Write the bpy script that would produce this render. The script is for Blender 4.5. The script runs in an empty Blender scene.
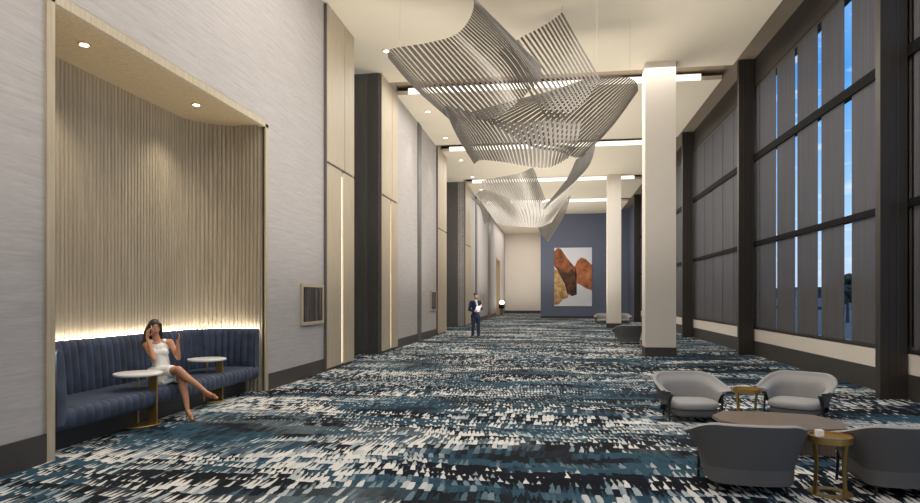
import bpy, bmesh, math, random
from mathutils import Vector, Matrix
random.seed(7)
PI = math.pi
sc = bpy.context.scene
C = sc.collection

# ------------------------------------------------------------------ camera
F, HX, HY, H = 632.0, 460.0, 297.0, 1.62
TH = math.atan(94.5 / F)
CT, ST = math.cos(TH), math.sin(TH)
cd = bpy.data.cameras.new('camera'); cam = bpy.data.objects.new('camera', cd); C.objects.link(cam)
cd.sensor_width = 36; cd.lens = F / 920 * 36; cd.shift_y = (HY - 251.5) / 920
cd.clip_end = 2000
cam.location = (0, 0, H); cam.rotation_euler = (PI / 2, 0, TH)
sc.camera = cam

def at(px, py, d):
    "a measured point of the photograph at distance d along the view -> a point of the room"
    lat = (px - HX) * d / F
    return Vector((lat * CT - d * ST, d * CT + lat * ST, H - (py - HY) * d / F))

# ------------------------------------------------------------------ materials
class NT:
    def __init__(s, name, rough=.6, metal=0., spec=.5):
        s.m = bpy.data.materials.new(name); s.m.use_nodes = True
        s.t = s.m.node_tree; s.b = s.t.nodes['Principled BSDF']; s.out = s.t.nodes['Material Output']
        s.b.inputs['Roughness'].default_value = rough; s.b.inputs['Metallic'].default_value = metal
        s.b.inputs['Specular IOR Level'].default_value = spec
    def n(s, typ, **kw):
        nd = s.t.nodes.new(typ)
        for k, v in kw.items(): setattr(nd, k, v)
        return nd
    def put(s, sock, v):
        if isinstance(v, bpy.types.NodeSocket): s.t.links.new(v, sock)
        else: sock.default_value = v
    def ma(s, op, a, b=0., c=None, clamp=False):
        nd = s.n('ShaderNodeMath', operation=op, use_clamp=clamp)
        s.put(nd.inputs[0], a); s.put(nd.inputs[1], b)
        if c is not None: s.put(nd.inputs[2], c)
        return nd.outputs[0]
    def pos(s):
        g = s.n('ShaderNodeNewGeometry'); x = s.n('ShaderNodeSeparateXYZ'); s.t.links.new(g.outputs['Position'], x.inputs[0])
        return x.outputs
    def obj(s):
        g = s.n('ShaderNodeTexCoord'); x = s.n('ShaderNodeSeparateXYZ'); s.t.links.new(g.outputs['Object'], x.inputs[0])
        return x.outputs
    def vec(s, x, y, z):
        nd = s.n('ShaderNodeCombineXYZ')
        for i, v in enumerate((x, y, z)): s.put(nd.inputs[i], v)
        return nd.outputs[0]
    def noise(s, v, scale=1., detail=2., rough=.5):
        nd = s.n('ShaderNodeTexNoise'); s.put(nd.inputs['Vector'], v)
        nd.inputs['Scale'].default_value = scale; nd.inputs['Detail'].default_value = detail
        nd.inputs['Roughness'].default_value = rough
        return nd.outputs['Fac']
    def ramp(s, f, stops, interp='LINEAR'):
        nd = s.n('ShaderNodeValToRGB'); s.put(nd.inputs[0], f); cr = nd.color_ramp; cr.interpolation = interp
        while len(cr.elements) < len(stops): cr.elements.new(.5)
        for e, (p, c) in zip(cr.elements, stops): e.position = p; e.color = (*c, 1)
        return nd.outputs[0]
    def mix(s, f, a, b):
        nd = s.n('ShaderNodeMix', data_type='RGBA'); s.put(nd.inputs[0], f)
        s.put(nd.inputs[6], a if isinstance(a, bpy.types.NodeSocket) else (*a, 1))
        s.put(nd.inputs[7], b if isinstance(b, bpy.types.NodeSocket) else (*b, 1))
        return nd.outputs[2]
    def col(s, v):
        s.put(s.b.inputs['Base Color'], v if isinstance(v, bpy.types.NodeSocket) else (*v, 1)); return s
    def bump(s, h, dist=.01, st=.5):
        nd = s.n('ShaderNodeBump'); nd.inputs['Distance'].default_value = dist; nd.inputs['Strength'].default_value = st
        s.put(nd.inputs['Height'], h); s.t.links.new(nd.outputs[0], s.b.inputs['Normal'])

def lin(r, g, b):
    f = lambda v: (v / 255 / 12.92) if v <= 10 else ((v / 255 + .055) / 1.055) ** 2.4
    return (f(r), f(g), f(b))

def plain(name, rgb, rough=.6, metal=0., var=.08, scale=6., spec=.5):
    n = NT(name, rough, metal, spec); g = n.n('ShaderNodeTexCoord').outputs['Object']
    f = n.noise(g, scale, 3.)
    n.col(n.mix(f, tuple(c * (1 - var) for c in rgb), tuple(min(1, c * (1 + var)) for c in rgb)))
    return n.m
def emit(name, rgb, st):
    n = NT(name); n.col(rgb); n.b.inputs['Emission Color'].default_value = (*rgb, 1); n.b.inputs['Emission Strength'].default_value = st
    return n.m

M = {}
def mk_wallcover():
    n = NT('woven_wallcovering', .75); p = n.pos()
    a = n.noise(n.vec(n.ma('MULTIPLY', p[0], 1.2), n.ma('MULTIPLY', p[1], 1.2), n.ma('MULTIPLY', p[2], 22.)), 1., 5., .65)
    b = n.noise(n.vec(n.ma('MULTIPLY', p[0], 9), n.ma('MULTIPLY', p[1], 9.), n.ma('MULTIPLY', p[2], 60.)), 1., 2., .5)
    f = n.ma('ADD', n.ma('MULTIPLY', a, .7), n.ma('MULTIPLY', b, .3))
    n.col(n.ramp(f, [(.3, lin(160, 154, 153)), (.5, lin(171, 166, 165)), (.7, lin(182, 177, 176))]))
    n.bump(f, .003, .25)
    return n.m
M['wallcover'] = mk_wallcover()
def mk_wood(name, c1, c2, rough=.5):
    n = NT(name, rough); p = n.pos()
    a = n.noise(n.vec(n.ma('MULTIPLY', p[0], 30), n.ma('MULTIPLY', p[1], 30), n.ma('MULTIPLY', p[2], 1.2)), 1., 3., .6)
    n.col(n.ramp(a, [(.3, c1), (.7, c2)])); return n.m
M['wood'] = mk_wood('pale_oak', lin(166, 152, 130), lin(188, 175, 153))
M['flute'] = mk_wood('fluted_oak', lin(150, 138, 119), lin(174, 161, 141))
M['soffit'] = mk_wood('soffit_oak', lin(168, 148, 116), lin(188, 168, 136))
M['table_wood'] = mk_wood('taupe_tabletop', lin(105, 92, 80), lin(128, 114, 100), .35)
M['dark'] = mk_wood('dark_bronze_panel', lin(84, 82, 81), lin(98, 95, 93), .5)
M['bronze'] = plain('dark_bronze_metal', lin(62, 57, 53), .45, .3)
M['black'] = plain('black_metal', lin(10, 10, 12), .8, spec=.2)
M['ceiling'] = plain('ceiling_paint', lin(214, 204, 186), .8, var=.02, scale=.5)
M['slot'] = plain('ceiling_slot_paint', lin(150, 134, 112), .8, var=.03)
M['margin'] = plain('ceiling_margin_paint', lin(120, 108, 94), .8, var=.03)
M['white'] = plain('white_paint', lin(222, 214, 204), .7, var=.02)
M['blue_wall'] = plain('slate_blue_paint', lin(102, 109, 130), .7, var=.04, scale=1.)
M['brass'] = plain('brushed_brass', lin(190, 158, 96), .3, .85)
M['stone'] = plain('white_stone', lin(238, 236, 234), .25, var=.02)
M['shell_out'] = plain('shaded_grey_upholstery', lin(92, 92, 95), .85, var=.08, scale=60)  # same grey fabric as inside; shade on the outer faces painted in
M['shell_in'] = plain('light_grey_upholstery', lin(152, 151, 152), .85, var=.06, scale=60)
M['chair_leg'] = plain('dark_leg', lin(48, 46, 46), .4, .5)
def mk_navy():
    n = NT('navy_velvet', .7); g = n.n('ShaderNodeTexCoord').outputs['Object']
    f = n.noise(g, 5., 4.)
    n.col(n.ramp(f, [(.35, lin(32, 43, 64)), (.65, lin(50, 64, 90))]))
    n.b.inputs['Sheen Weight'].default_value = .08
    return n.m
M['navy'] = mk_navy()
M['plinth'] = plain('plinth_dark', lin(62, 58, 56), .5)
M['led'] = emit('warm_led', (1, .93, .82), 3.)
M['cove_led'] = emit('cove_led', (1, .93, .80), 34.)
M['bar_led'] = emit('linear_led', (1, .95, .84), 1.7)
M['spot_led'] = emit('spot_led', (1, .93, .8), 5.)
M['sculpt'] = plain('brushed_silver', lin(130, 126, 123), .32, .75, var=.15, scale=3.)
M['sculpt2'] = plain('pale_silver', lin(160, 157, 153), .4, .7, var=.1, scale=3.)
M['wire'] = plain('steel_cable', lin(180, 176, 170), .4, .8)

def mk_carpet():
    n = NT('patterned_carpet', .95, spec=.1); p = n.pos(); x, y = p[0], p[1]
    WX, LY = .054, .20
    wob = n.noise(n.vec(n.ma('MULTIPLY', x, .45), n.ma('MULTIPLY', y, .6), 0.), 1., 2.)
    fine = n.noise(n.vec(n.ma('MULTIPLY', x, 26.), n.ma('MULTIPLY', y, 9.), 5.), 1., 2.)
    xs = n.ma('ADD', n.ma('DIVIDE', n.ma('ADD', n.ma('ADD', x, n.ma('MULTIPLY', fine, .03)), n.ma('MULTIPLY', wob, .4)), WX), n.ma('MULTIPLY', y, 1.1))
    c = n.ma('FLOOR', xs); u = n.ma('FRACT', xs)
    rw = n.n('ShaderNodeTexWhiteNoise', noise_dimensions='1D'); n.put(rw.inputs['W'], c)
    ys = n.ma('ADD', n.ma('DIVIDE', n.ma('ADD', y, n.ma('MULTIPLY', wob, .9)), LY), n.ma('MULTIPLY', rw.outputs['Value'], .45))
    r = n.ma('FLOOR', ys); v = n.ma('FRACT', ys)
    cx, cy = x, n.ma('MULTIPLY', r, LY)
    wh = n.n('ShaderNodeTexWhiteNoise', noise_dimensions='2D'); n.put(wh.inputs['Vector'], n.vec(c, r, 0.))
    jit = n.ma('MULTIPLY', n.ma('SUBTRACT', wh.outputs['Value'], .5), .12)
    A = n.ma('ADD', n.noise(n.vec(n.ma('MULTIPLY', x, .17), n.ma('MULTIPLY', cy, .62), 3.1), 1., 3., .62), n.ma('MULTIPLY', jit, .3))
    Bn = n.ma('ADD', n.noise(n.vec(n.ma('MULTIPLY', cx, .20), n.ma('MULTIPLY', cy, .62), 11.7), 1., 3., .62), jit)
    K = n.ma('ADD', n.noise(n.vec(n.ma('MULTIPLY', x, .28), n.ma('MULTIPLY', cy, .85), 23.), 1., 3., .62), n.ma('MULTIPLY', jit, 2.6))
    ca = n.ramp(A, [(.33, lin(10, 13, 22)), (.44, lin(14, 19, 30)), (.465, lin(38, 64, 80)), (.515, lin(46, 74, 88)), (.535, lin(30, 34, 42)), (.58, lin(16, 18, 22)), (.63, lin(84, 94, 100)), (.70, lin(44, 70, 84))])
    cb = n.ramp(Bn, [(.34, lin(14, 18, 28)), (.40, lin(42, 70, 86)), (.44, lin(112, 128, 138)), (.48, lin(188, 190, 190)), (.55, lin(206, 203, 198)), (.585, lin(150, 162, 168)), (.64, lin(44, 66, 82)), (.72, lin(14, 18, 26))])
    t = n.ma('MULTIPLY', n.ma('ABSOLUTE', n.ma('SUBTRACT', u, .5)), 2.)
    wdt = n.ma('ADD', n.ma('ADD', n.ma('MULTIPLY', n.ma('SUBTRACT', K, .5), 5.2), .30), n.ma('ADD', n.ma('MULTIPLY', n.ma('SUBTRACT', .5, v), 1.1), n.ma('MULTIPLY', n.ma('SUBTRACT', fine, .5), .9)))
    m = n.ma('MULTIPLY', n.ma('SUBTRACT', wdt, t), 4.5, clamp=True)
    col = n.mix(m, ca, cb)
    fz = n.noise(n.vec(n.ma('MULTIPLY', x, 90), n.ma('MULTIPLY', y, 90), 0.), 1., 2.)
    hsv = n.n('ShaderNodeHueSaturation'); n.put(hsv.inputs['Color'], col); n.put(hsv.inputs['Value'], n.ma('ADD', n.ma('MULTIPLY', fz, .5), .84))
    n.put(n.b.inputs['Base Color'], hsv.outputs[0])
    n.bump(fz, .004, .4)
    return n.m
M['carpet'] = mk_carpet()

def mk_shade():
    n = NT('solar_shade_fabric', .8); p = n.pos()
    w = n.noise(n.vec(n.ma('MULTIPLY', p[0], 4), n.ma('MULTIPLY', p[1], 14), n.ma('MULTIPLY', p[2], .5)), 1., 3.)
    n.col(n.ramp(w, [(.3, lin(82, 80, 82)), (.7, lin(92, 90, 92))]))
    tr = n.n('ShaderNodeBsdfTransparent'); tr.inputs[0].default_value = (.75, .82, 1, 1)
    mx = n.n('ShaderNodeMixShader'); mx.inputs[0].default_value = .13
    n.t.links.new(n.b.outputs[0], mx.inputs[1]); n.t.links.new(tr.outputs[0], mx.inputs[2]); n.t.links.new(mx.outputs[0], n.out.inputs[0])
    return n.m
M['shade'] = mk_shade()
def mk_glass():
    n = NT('window_glass'); tr = n.n('ShaderNodeBsdfTransparent'); tr.inputs[0].default_value = (.86, .93, 1, 1)
    gl = n.n('ShaderNodeBsdfGlossy'); gl.inputs['Roughness'].default_value = .05
    mx = n.n('ShaderNodeMixShader'); mx.inputs[0].default_value = .05
    n.t.links.new(tr.outputs[0], mx.inputs[1]); n.t.links.new(gl.outputs[0], mx.inputs[2]); n.t.links.new(mx.outputs[0], n.out.inputs[0])
    return n.m
M['glass'] = mk_glass()
def mk_screen():
    n = NT('dark_screen_glass', .15); p = n.pos()
    w = n.noise(n.vec(0., n.ma('MULTIPLY', p[1], 9.), n.ma('MULTIPLY', p[2], .4)), 1., 2.)
    n.col(n.ramp(w, [(.35, lin(22, 22, 26)), (.5, lin(38, 38, 44)), (.7, lin(92, 84, 80))])); return n.m
M['screen'] = mk_screen()
def mk_skin(name, c):
    n = NT(name, .5); g = n.n('ShaderNodeTexCoord').outputs['Object']; f = n.noise(g, 9., 2.)
    n.col(n.mix(f, tuple(v * .92 for v in c), tuple(min(1, v * 1.06) for v in c)))
    n.b.inputs['Subsurface Weight'].default_value = .08
    return n.m
M['skin_w'] = mk_skin('warm_tan_skin', lin(196, 142, 108)); M['skin_m'] = mk_skin('fair_skin', lin(206, 160, 134))
M['hair_w'] = plain('dark_brown_hair', lin(34, 24, 20), .45, var=.3, scale=40); M['hair_m'] = plain('brown_hair', lin(52, 40, 33), .6, var=.2, scale=40)
M['dress'] = plain('white_dress_fabric', lin(242, 242, 238), .8, var=.02)
M['lip'] = plain('lip_colour', lin(165, 70, 66), .5); M['eye_w'] = plain('eye_white', lin(232, 228, 222), .3); M['iris'] = plain('dark_iris', lin(35, 24, 18), .3)
M['shoe_w'] = plain('tan_leather', lin(178, 118, 84), .4); M['shoe_m'] = plain('brown_leather', lin(96, 64, 44), .4)
M['sole'] = plain('white_sole', lin(228, 224, 218), .6)
M['jacket'] = plain('navy_blazer_wool', lin(36, 44, 82), .85, var=.1, scale=40); M['denim'] = plain('dark_blue_denim', lin(44, 58, 84), .85, var=.2, scale=40)
M['shirt'] = plain('white_shirt_cotton', lin(232, 230, 232), .8, var=.02); M['paper'] = plain('white_paper', lin(240, 240, 242), .7, var=.01)
M['phone'] = plain('white_phone_case', lin(232, 232, 236), .25, var=.01)

# ------------------------------------------------------------------ mesh helpers
def link(name, bm, mat, parent=None, smooth=False, auto=None):
    me = bpy.data.meshes.new(name); bmesh.ops.recalc_face_normals(bm, faces=bm.faces[:]); bm.to_mesh(me); bm.free()
    if isinstance(mat, (list, tuple)):
        for m_ in mat: me.materials.append(m_)
    else: me.materials.append(mat)
    if smooth:
        for p in me.polygons: p.use_smooth = True
        if auto:
            try: me.set_sharp_from_angle(angle=math.radians(auto))
            except Exception: pass
    o = bpy.data.objects.new(name, me); C.objects.link(o)
    if parent is not None: o.parent = parent
    return o
def tag(o, label, cat, group=None):
    o['label'] = label; o['category'] = cat
    if group: o['group'] = group
    return o
def thing(name, label, cat, loc=(0, 0, 0), rz=0., group=None):
    o = bpy.data.objects.new(name, None); C.objects.link(o); o.location = loc; o.rotation_euler = (0, 0, rz)
    o.empty_display_size = .1
    return tag(o, label, cat, group)
def struct(o): o['kind'] = 'structure'; return o
def sempty(name, loc=(0, 0, 0)):
    o = bpy.data.objects.new(name, None); C.objects.link(o); o.location = loc; return struct(o)
def NB(): return bmesh.new()
def box(bm, x0, x1, y0, y1, z0, z1, bev=0.):
    g = bmesh.ops.create_cube(bm, size=1.)
    M4 = Matrix.Translation(((x0 + x1) / 2, (y0 + y1) / 2, (z0 + z1) / 2)) @ Matrix.Diagonal((abs(x1 - x0), abs(y1 - y0), abs(z1 - z0), 1))
    bmesh.ops.transform(bm, matrix=M4, verts=g['verts'])
    if bev:
        es = list({e for v in g['verts'] for e in v.link_edges})
        bmesh.ops.bevel(bm, geom=es, offset=bev, segments=2, affect='EDGES', profile=.6)
    return bm
def B(x0, x1, y0, y1, z0, z1, bev=0.): return box(NB(), x0, x1, y0, y1, z0, z1, bev)
def cyl(bm, x, y, z0, z1, r0, r1=None, n=32, bev=0.):
    r1 = r0 if r1 is None else r1
    g = bmesh.ops.create_cone(bm, cap_ends=True, segments=n, radius1=r0, radius2=r1, depth=z1 - z0)
    bmesh.ops.translate(bm, verts=g['verts'], vec=(x, y, (z0 + z1) / 2))
    if bev:
        es = [e for e in {e for v in g['verts'] for e in v.link_edges} if abs(e.verts[0].co.z - e.verts[1].co.z) < 1e-5]
        bmesh.ops.bevel(bm, geom=es, offset=bev, segments=3, affect='EDGES', profile=.5)
    return bm
def rod(bm, p0, p1, r0, r1=None, n=10):
    p0, p1 = Vector(p0), Vector(p1); r1 = r0 if r1 is None else r1; d = p1 - p0
    g = bmesh.ops.create_cone(bm, cap_ends=True, segments=n, radius1=r0, radius2=r1, depth=d.length)
    q = d.to_track_quat('Z', 'Y').to_matrix().to_4x4()
    bmesh.ops.transform(bm, matrix=Matrix.Translation((p0 + p1) / 2) @ q, verts=g['verts']); return bm
def ball(bm, c, r, seg=14):
    "ellipsoid: r may be a number or three radii; c a point"
    g = bmesh.ops.create_uvsphere(bm, u_segments=seg, v_segments=max(6, seg * 2 // 3), radius=1.)
    rr = (r, r, r) if isinstance(r, (int, float)) else r
    bmesh.ops.transform(bm, matrix=Matrix.Translation(c) @ Matrix.Diagonal((*rr, 1)), verts=g['verts']); return g['verts']
def oball(bm, c, r, X, Y, Z, seg=14):
    g = bmesh.ops.create_uvsphere(bm, u_segments=seg, v_segments=max(6, seg * 2 // 3), radius=1.)
    R = Matrix((X, Y, Z)).transposed().to_4x4()
    bmesh.ops.transform(bm, matrix=Matrix.Translation(c) @ R @ Matrix.Diagonal((*r, 1)), verts=g['verts'])
def cap(bm, p0, r0, p1, r1, n=12):
    rod(bm, p0, p1, r0, r1, n); ball(bm, p0, r0, n); ball(bm, p1, r1, n)
def chain(bm, pts, n=12):
    for (p, r), (q, s) in zip(pts, pts[1:]): cap(bm, Vector(p), r, Vector(q), s, n)
def surf(bm, rows, close_u=False, close_v=False):
    vs = [[bm.verts.new(p) for p in r] for r in rows]; nr, nc = len(vs), len(vs[0])
    for i in range(nr if close_u else nr - 1):
        for j in range(nc if close_v else nc - 1):
            a, b, c, d = vs[i][j], vs[i][(j + 1) % nc], vs[(i + 1) % nr][(j + 1) % nc], vs[(i + 1) % nr][j]
            try: bm.faces.new((a, b, c, d))
            except ValueError: pass
    return vs
def poly_prism(bm, pts, z0, z1):
    lo = [bm.verts.new((x, y, z0)) for x, y in pts]; hi = [bm.verts.new((x, y, z1)) for x, y in pts]; n = len(pts)
    bm.faces.new(lo[::-1]); bm.faces.new(hi)
    for i in range(n): bm.faces.new((lo[i], lo[(i + 1) % n], hi[(i + 1) % n], hi[i]))
def copy_tree(o, parent=None):
    c = o.copy(); C.objects.link(c)
    if parent is not None: c.parent = parent
    for ch in list(o.children): copy_tree(ch, c)
    return c
def remeshed(name, bm, mat, parent, voxel, smooth_n=3):
    "fuse overlapping volumes into one continuous skin"
    me = bpy.data.meshes.new(name); bm.to_mesh(me); bm.free()
    o = bpy.data.objects.new(name, me); C.objects.link(o)
    md = o.modifiers.new('fuse', 'REMESH'); md.mode = 'VOXEL'; md.voxel_size = voxel
    s = o.modifiers.new('soft', 'SMOOTH'); s.factor = .5; s.iterations = smooth_n
    dg = bpy.context.evaluated_depsgraph_get(); dg.update()
    m2 = bpy.data.meshes.new_from_object(o.evaluated_get(dg), depsgraph=dg)
    o.modifiers.clear(); o.data = m2; bpy.data.meshes.remove(me); m2.name = name
    m2.materials.clear(); m2.materials.append(mat)
    for p in m2.polygons: p.use_smooth = True
    o.parent = parent
    return o

# ------------------------------------------------------------------ room dimensions
XL, XR = -4.94, 5.53
ZC, ZU = 8.0, 8.27
Y0, YB, YF = -3.0, 49.2, 64.0
AY0, AY1, AZ, AXB = 5.62, 10.25, 4.58, -6.1      # alcove
OP = [(15.14, 17.45), (28.5, 34.6)]              # dark portals in the left wall
PO = (54.0, 57.6)                                # wood-lined doorway far down

# floor
struct(link('floor', B(-9, XR + .3, Y0, YF + .2, -.1, 0), M['carpet']))
# left wall: infill between openings, above the alcove
bm = NB()
t = .35
for a, b in ((Y0, AY0), (AY1, OP[0][0]), (OP[0][1], OP[1][0]), (OP[1][1], PO[0]), (PO[1], YF)):
    box(bm, XL - t, XL, a, b, 0, ZC + .4)
box(bm, XL - t, XL, AY0, AY1, AZ + .02, ZC + .4)
box(bm, XL - t, XL, PO[0], PO[1], 5.0, ZC + .4)
struct(link('wall_left', bm, M['wallcover']))
bm = NB()
for a, b in ((Y0, AY0 - .1), (AY1 + .1, 13.1), (19.36, 26.3), (37.2, 53.7), (57.9, YF)):
    box(bm, XL, XL + .025, a, b, 0, .28)
struct(link('baseboard_left', bm, M['plinth']))
# dark strips let into the left wall
bm = NB()
for a, b in ((22.56, 23.12), (39.5, 40.4), (47.2, 49.0)):
    box(bm, XL, XL + .03, a, b, 0, ZC)
struct(link('trim_1', bm, M['dark']))
# portals
for (a, b) in OP:
    bm = NB()
    box(bm, XL - 1.9, XL - .0, b, b + .02, 0, ZC)       # far jamb
    box(bm, XL - 1.9, XL - t, a - .02, a, 0, ZC)
    box(bm, XL - 2.0, XL - 1.9, a, b, 0, ZC)
    struct(link('ceiling_portal', B(XL - 1.9, XL, a + .01, b - .01, ZC - .0, ZC + .05), M['ceiling']))
    struct(link('wall_portal', bm, M['dark']))
# wood pilasters with a light slot
def pilaster(idx, a, b, led):
    r = sempty('trim_%d' % idx, (XL, a, 0)); w = b - a; th = .07
    lo = NB()
    if led:
        box(lo, 0, th, 0, w * .50, .07, 4.52); box(lo, 0, th, w * .50 + .12, w, .07, 4.52)
        box(lo, 0, th - .05, w * .50, w * .5 + .12, .07, 4.52)
        struct(link('light_slot', B(th - .05, th - .03, w * .5 + .02, w * .5 + .10, .1, 4.42), M['led'], r))
    else:
        box(lo, 0, th, 0, w * .55 - .01, .07, 4.52); box(lo, 0, th, w * .55 + .01, w, .07, 4.52)
    struct(link('lower_panel', lo, M['wood'], r))
    up = NB(); box(up, 0, th, 0, w * .62 - .015, 4.58, ZC - .02); box(up, 0, th, w * .62 + .015, w, 4.58, ZC - .02)
    struct(link('upper_panel', up, M['wood'], r))
    rv = NB(); box(rv, 0, th - .04, .02, w - .02, 4.5, 4.6); box(rv, 0, th - .05, .03, w - .02, 0, .08); box(rv, 0, th - .01, -.03, 0, 0, ZC - .03)
    struct(link('reveal', rv, M['dark'], r))
pilaster(2, 13.12, 14.98, True); pilaster(3, 17.5, 19.36, True); pilaster(4, 26.3, 28.45, False); pilaster(5, 34.65, 37.2, False)
# far doorway
bm = NB()
box(bm, XL - .9, XL + .04, PO[1] - .12, PO[1], 0, 5.0); box(bm, XL - .35, XL + .04, PO[0], PO[0] + .12, 0, 5.0)
box(bm, XL - .9, XL + .04, PO[0], PO[1], 4.88, 5.0); box(bm, XL - 1.0, XL - .9, PO[0], PO[1], 0, 5.0)
struct(link('door_1', bm, M['soffit']))

# alcove lining -----------------------------------------------------------
def upath(xo, xb, y0, y1, r, step):
    "U-shaped plan: from (xo,y0) in to xb, along, and back out; rounded corners"
    pts = []
    def seg(p, q):
        n = max(1, int((Vector(q) - Vector(p)).length / step))
        for i in range(n): pts.append((p[0] + (q[0] - p[0]) * i / n, p[1] + (q[1] - p[1]) * i / n))
    def arc(cx, cy, a0, a1):
        n = max(2, int(r * abs(a1 - a0) / step))
        for i in range(n):
            a = a0 + (a1 - a0) * i / n; pts.append((cx + r * math.cos(a), cy + r * math.sin(a)))
    seg((xo, y0), (xb + r, y0)); arc(xb + r, y0 + r, -PI / 2, -PI); seg((xb, y0 + r), (xb, y1 - r)); arc(xb + r, y1 - r, PI, PI / 2); seg((xb + r, y1), (xo, y1)); pts.append((xo, y1))
    return pts
def pnormals(p):
    out = []
    for i in range(len(p)):
        a = Vector(p[max(0, i - 1)]); b = Vector(p[min(len(p) - 1, i + 1)]); d = (b - a).normalized(); out.append(Vector((d.y, -d.x)))  # to the left
    return out
def inward(p):
    ns = pnormals(p); cx, cy = -5.2, (AY0 + AY1) / 2
    m = len(p) // 2
    s = 1 if ns[m].x > 0 else -1
    return [n * s for n in ns]
pp = upath(XL - .02, AXB, AY0, AY1, .72, .07 / 6)
nn = inward(pp); rows = []
prof = [0, .016, .022, .022, .022, .016]
bot, top = [], []
for i, ((x, y), n) in enumerate(zip(pp, nn)):
    o_ = prof[i % 6]; bot.append((x + n.x * o_, y + n.y * o_, 0)); top.append((x + n.x * o_, y + n.y * o_, AZ))
bm = NB(); surf(bm, [bot, top]); struct(link('wall_alcove', bm, M['flute']))
bm = NB()
plan = upath(XL, AXB - .05, AY0 - .02, AY1 + .02, .72, .1)
poly_prism(bm, plan, AZ, AZ + .1); struct(link('ceiling_alcove', bm, M['soffit']))
bm = NB()
box(bm, XL - .06, XL + .03, AY0 - .10, AY0 + .0, 0, AZ + .02); box(bm, XL - .06, XL + .03, AY1, AY1 + .10, 0, AZ + .02)
box(bm, XL - .06, XL + .03, AY0 - .10, AY1 + .10, AZ - .035, AZ + .07)
struct(link('trim_6', bm, M['wood']))

# right wall and windows -------------------------------------------------
bays = [(3.1, 10.9), (10.9, 18.68), (18.68, 26.55), (26.55, 34.4), (34.4, 42.2)]
struct(link('wall_right', box(B(XR + .12, XR + .3, Y0, 42.2, 0, .74), XR - .0, XR + .3, Y0, 42.2, 7.5, ZU + .1), M['bronze']))
struct(link('baseboard_right', B(XR - .02, XR + .12, Y0, 42.2, 0, .40), M['plinth']))
struct(link('trim_7', B(XR - .0, XR + .12, Y0, 42.2, .40, .735), M['white']))
struct(link('wall_right', B(XR, XR + .3, 42.2, YB, 0, ZU + .1), M['blue_wall']))
pitchY = 7.85
for i, (a, b) in enumerate(bays):
    w = sempty('window_%d' % (i + 1), (XR, a, 0)); L = b - a
    fr = NB(); box(fr, .02, .14, 0, .09, .735, 7.52); box(fr, .02, .14, L - .09, L, .735, 7.52)
    box(fr, .0, .14, 0, L, .72, .80); box(fr, .02, .14, 0, L, 7.42, 7.52)
    link('window_frame', fr, M['bronze'], w)
    for z, hz in ((3.10, .06), (5.50, .09)):
        link('transom', B(-.03, .12, .0, L, z - hz, z + hz), M['black'], w)
    # shade panels hang full height between the posts; the gaps widen near the camera
    bnd = [.04] + [.85 + 1.31 * k for k in range(6)] + [L - .04]
    gaps = {0: [0, .3, .3, .3, .3, .3, .3, 0], 1: [0, .33, .33, .21, .17, .11, .05, 0]}.get(i, [0] + [.045] * 6 + [0])
    for k in range(7):
        s0, s1 = bnd[k] + gaps[k] / 2, bnd[k + 1] - gaps[k + 1] / 2
        if s1 - s0 < .12: continue
        s = NB(); box(s, .02, .032, s0, s1, .80, 7.42); box(s, .012, .04, s0, s1, .80, .83)
        link('shade_panel', s, M['shade'], w)
        if i >= 2 and 0 < k: link('window_bar', B(.035, .10, bnd[k] - .035, bnd[k] + .035, .8, 7.42), M['black'], w)
    link('glass', B(.16, .17, 0, L, .74, 7.5), M['glass'], w)
near = ['nearest the camera, standing behind the front right chairs', 'second from the camera, between the wide shaded windows', 'third from the camera, just right of the big white column', 'fourth down the window wall, mostly hidden by the white column', 'farthest, where the windows meet the slate blue wall']
for i, Yc in enumerate([10.9, 18.68, 26.55, 34.4, 42.2]):
    c = thing('steel_column', 'dark window post ' + near[i], 'column', (5.30, Yc, 0), 0, 'dark posts along the window wall')
    bm = NB(); box(bm, -.19, .21, 0, .16, 0, ZU, .008); link('shaft', bm, M['bronze'], c)
    bm = NB(); box(bm, -.06, -.02, -.012, .0, .02, ZU - .02); box(bm, .05, .09, -.012, .0, .02, ZU - .02); link('fin', bm, M['bronze'], c)
# far walls
struct(link('wall_back', B(-1.06, XR, YB, YB + .3, 0, ZC + .3), M['blue_wall']))
struct(link('wall_back', box(B(XL - t, -1.0, YF, YF + .2, 0, ZC + .3), -1.06, -.9, YB + .3, YF, 0, ZC + .3), M['white']))
struct(link('baseboard_back', box(B(-1.06, XR, YB - .03, YB, 0, .16), XL, -1.06, YF - .03, YF, 0, .25), M['plinth']))
struct(link('wall_front', B(-6, XR + .3, Y0 - .2, Y0, 0, ZC + .4), M['wallcover']))

# ceiling: lowered white fields, open slots between them
strips = [3.75, 11.6, 19.45, 27.3, 35.15, 43.0]
edges = [Y0] + [y for y in strips] + [YF]
bm = NB(); prev = Y0
for s in strips:
    box(bm, XL, 4.85, prev, s - 1.15, ZC, ZC + .12); prev = s
box(bm, XL, 4.85, prev, YB, ZC, ZC + .12); box(bm, XL, -1.0, YB, YF, ZC, ZC + .12)
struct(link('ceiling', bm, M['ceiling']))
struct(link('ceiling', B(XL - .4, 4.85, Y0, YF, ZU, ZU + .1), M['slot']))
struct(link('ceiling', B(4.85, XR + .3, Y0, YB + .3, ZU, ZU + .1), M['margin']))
sl = ['nearest, its right end beside the big white column', 'second from the camera, behind the large sculpture', 'third from the camera, above the second white column', 'farthest, close to the slate blue wall']
for i, s in enumerate(strips[2:]):
    l = thing('linear_light', 'white ceiling light bar, ' + sl[i], 'light', (0, s, ZC), 0, 'ceiling light bars')
    link('diffuser', B(XL + .4, 4.25, -.07, -.02, .0, .16), M['bar_led'], l)
    link('housing', B(XL + .38, 4.27, -.02, -.004, -.0, .2), M['white'], l)

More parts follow.
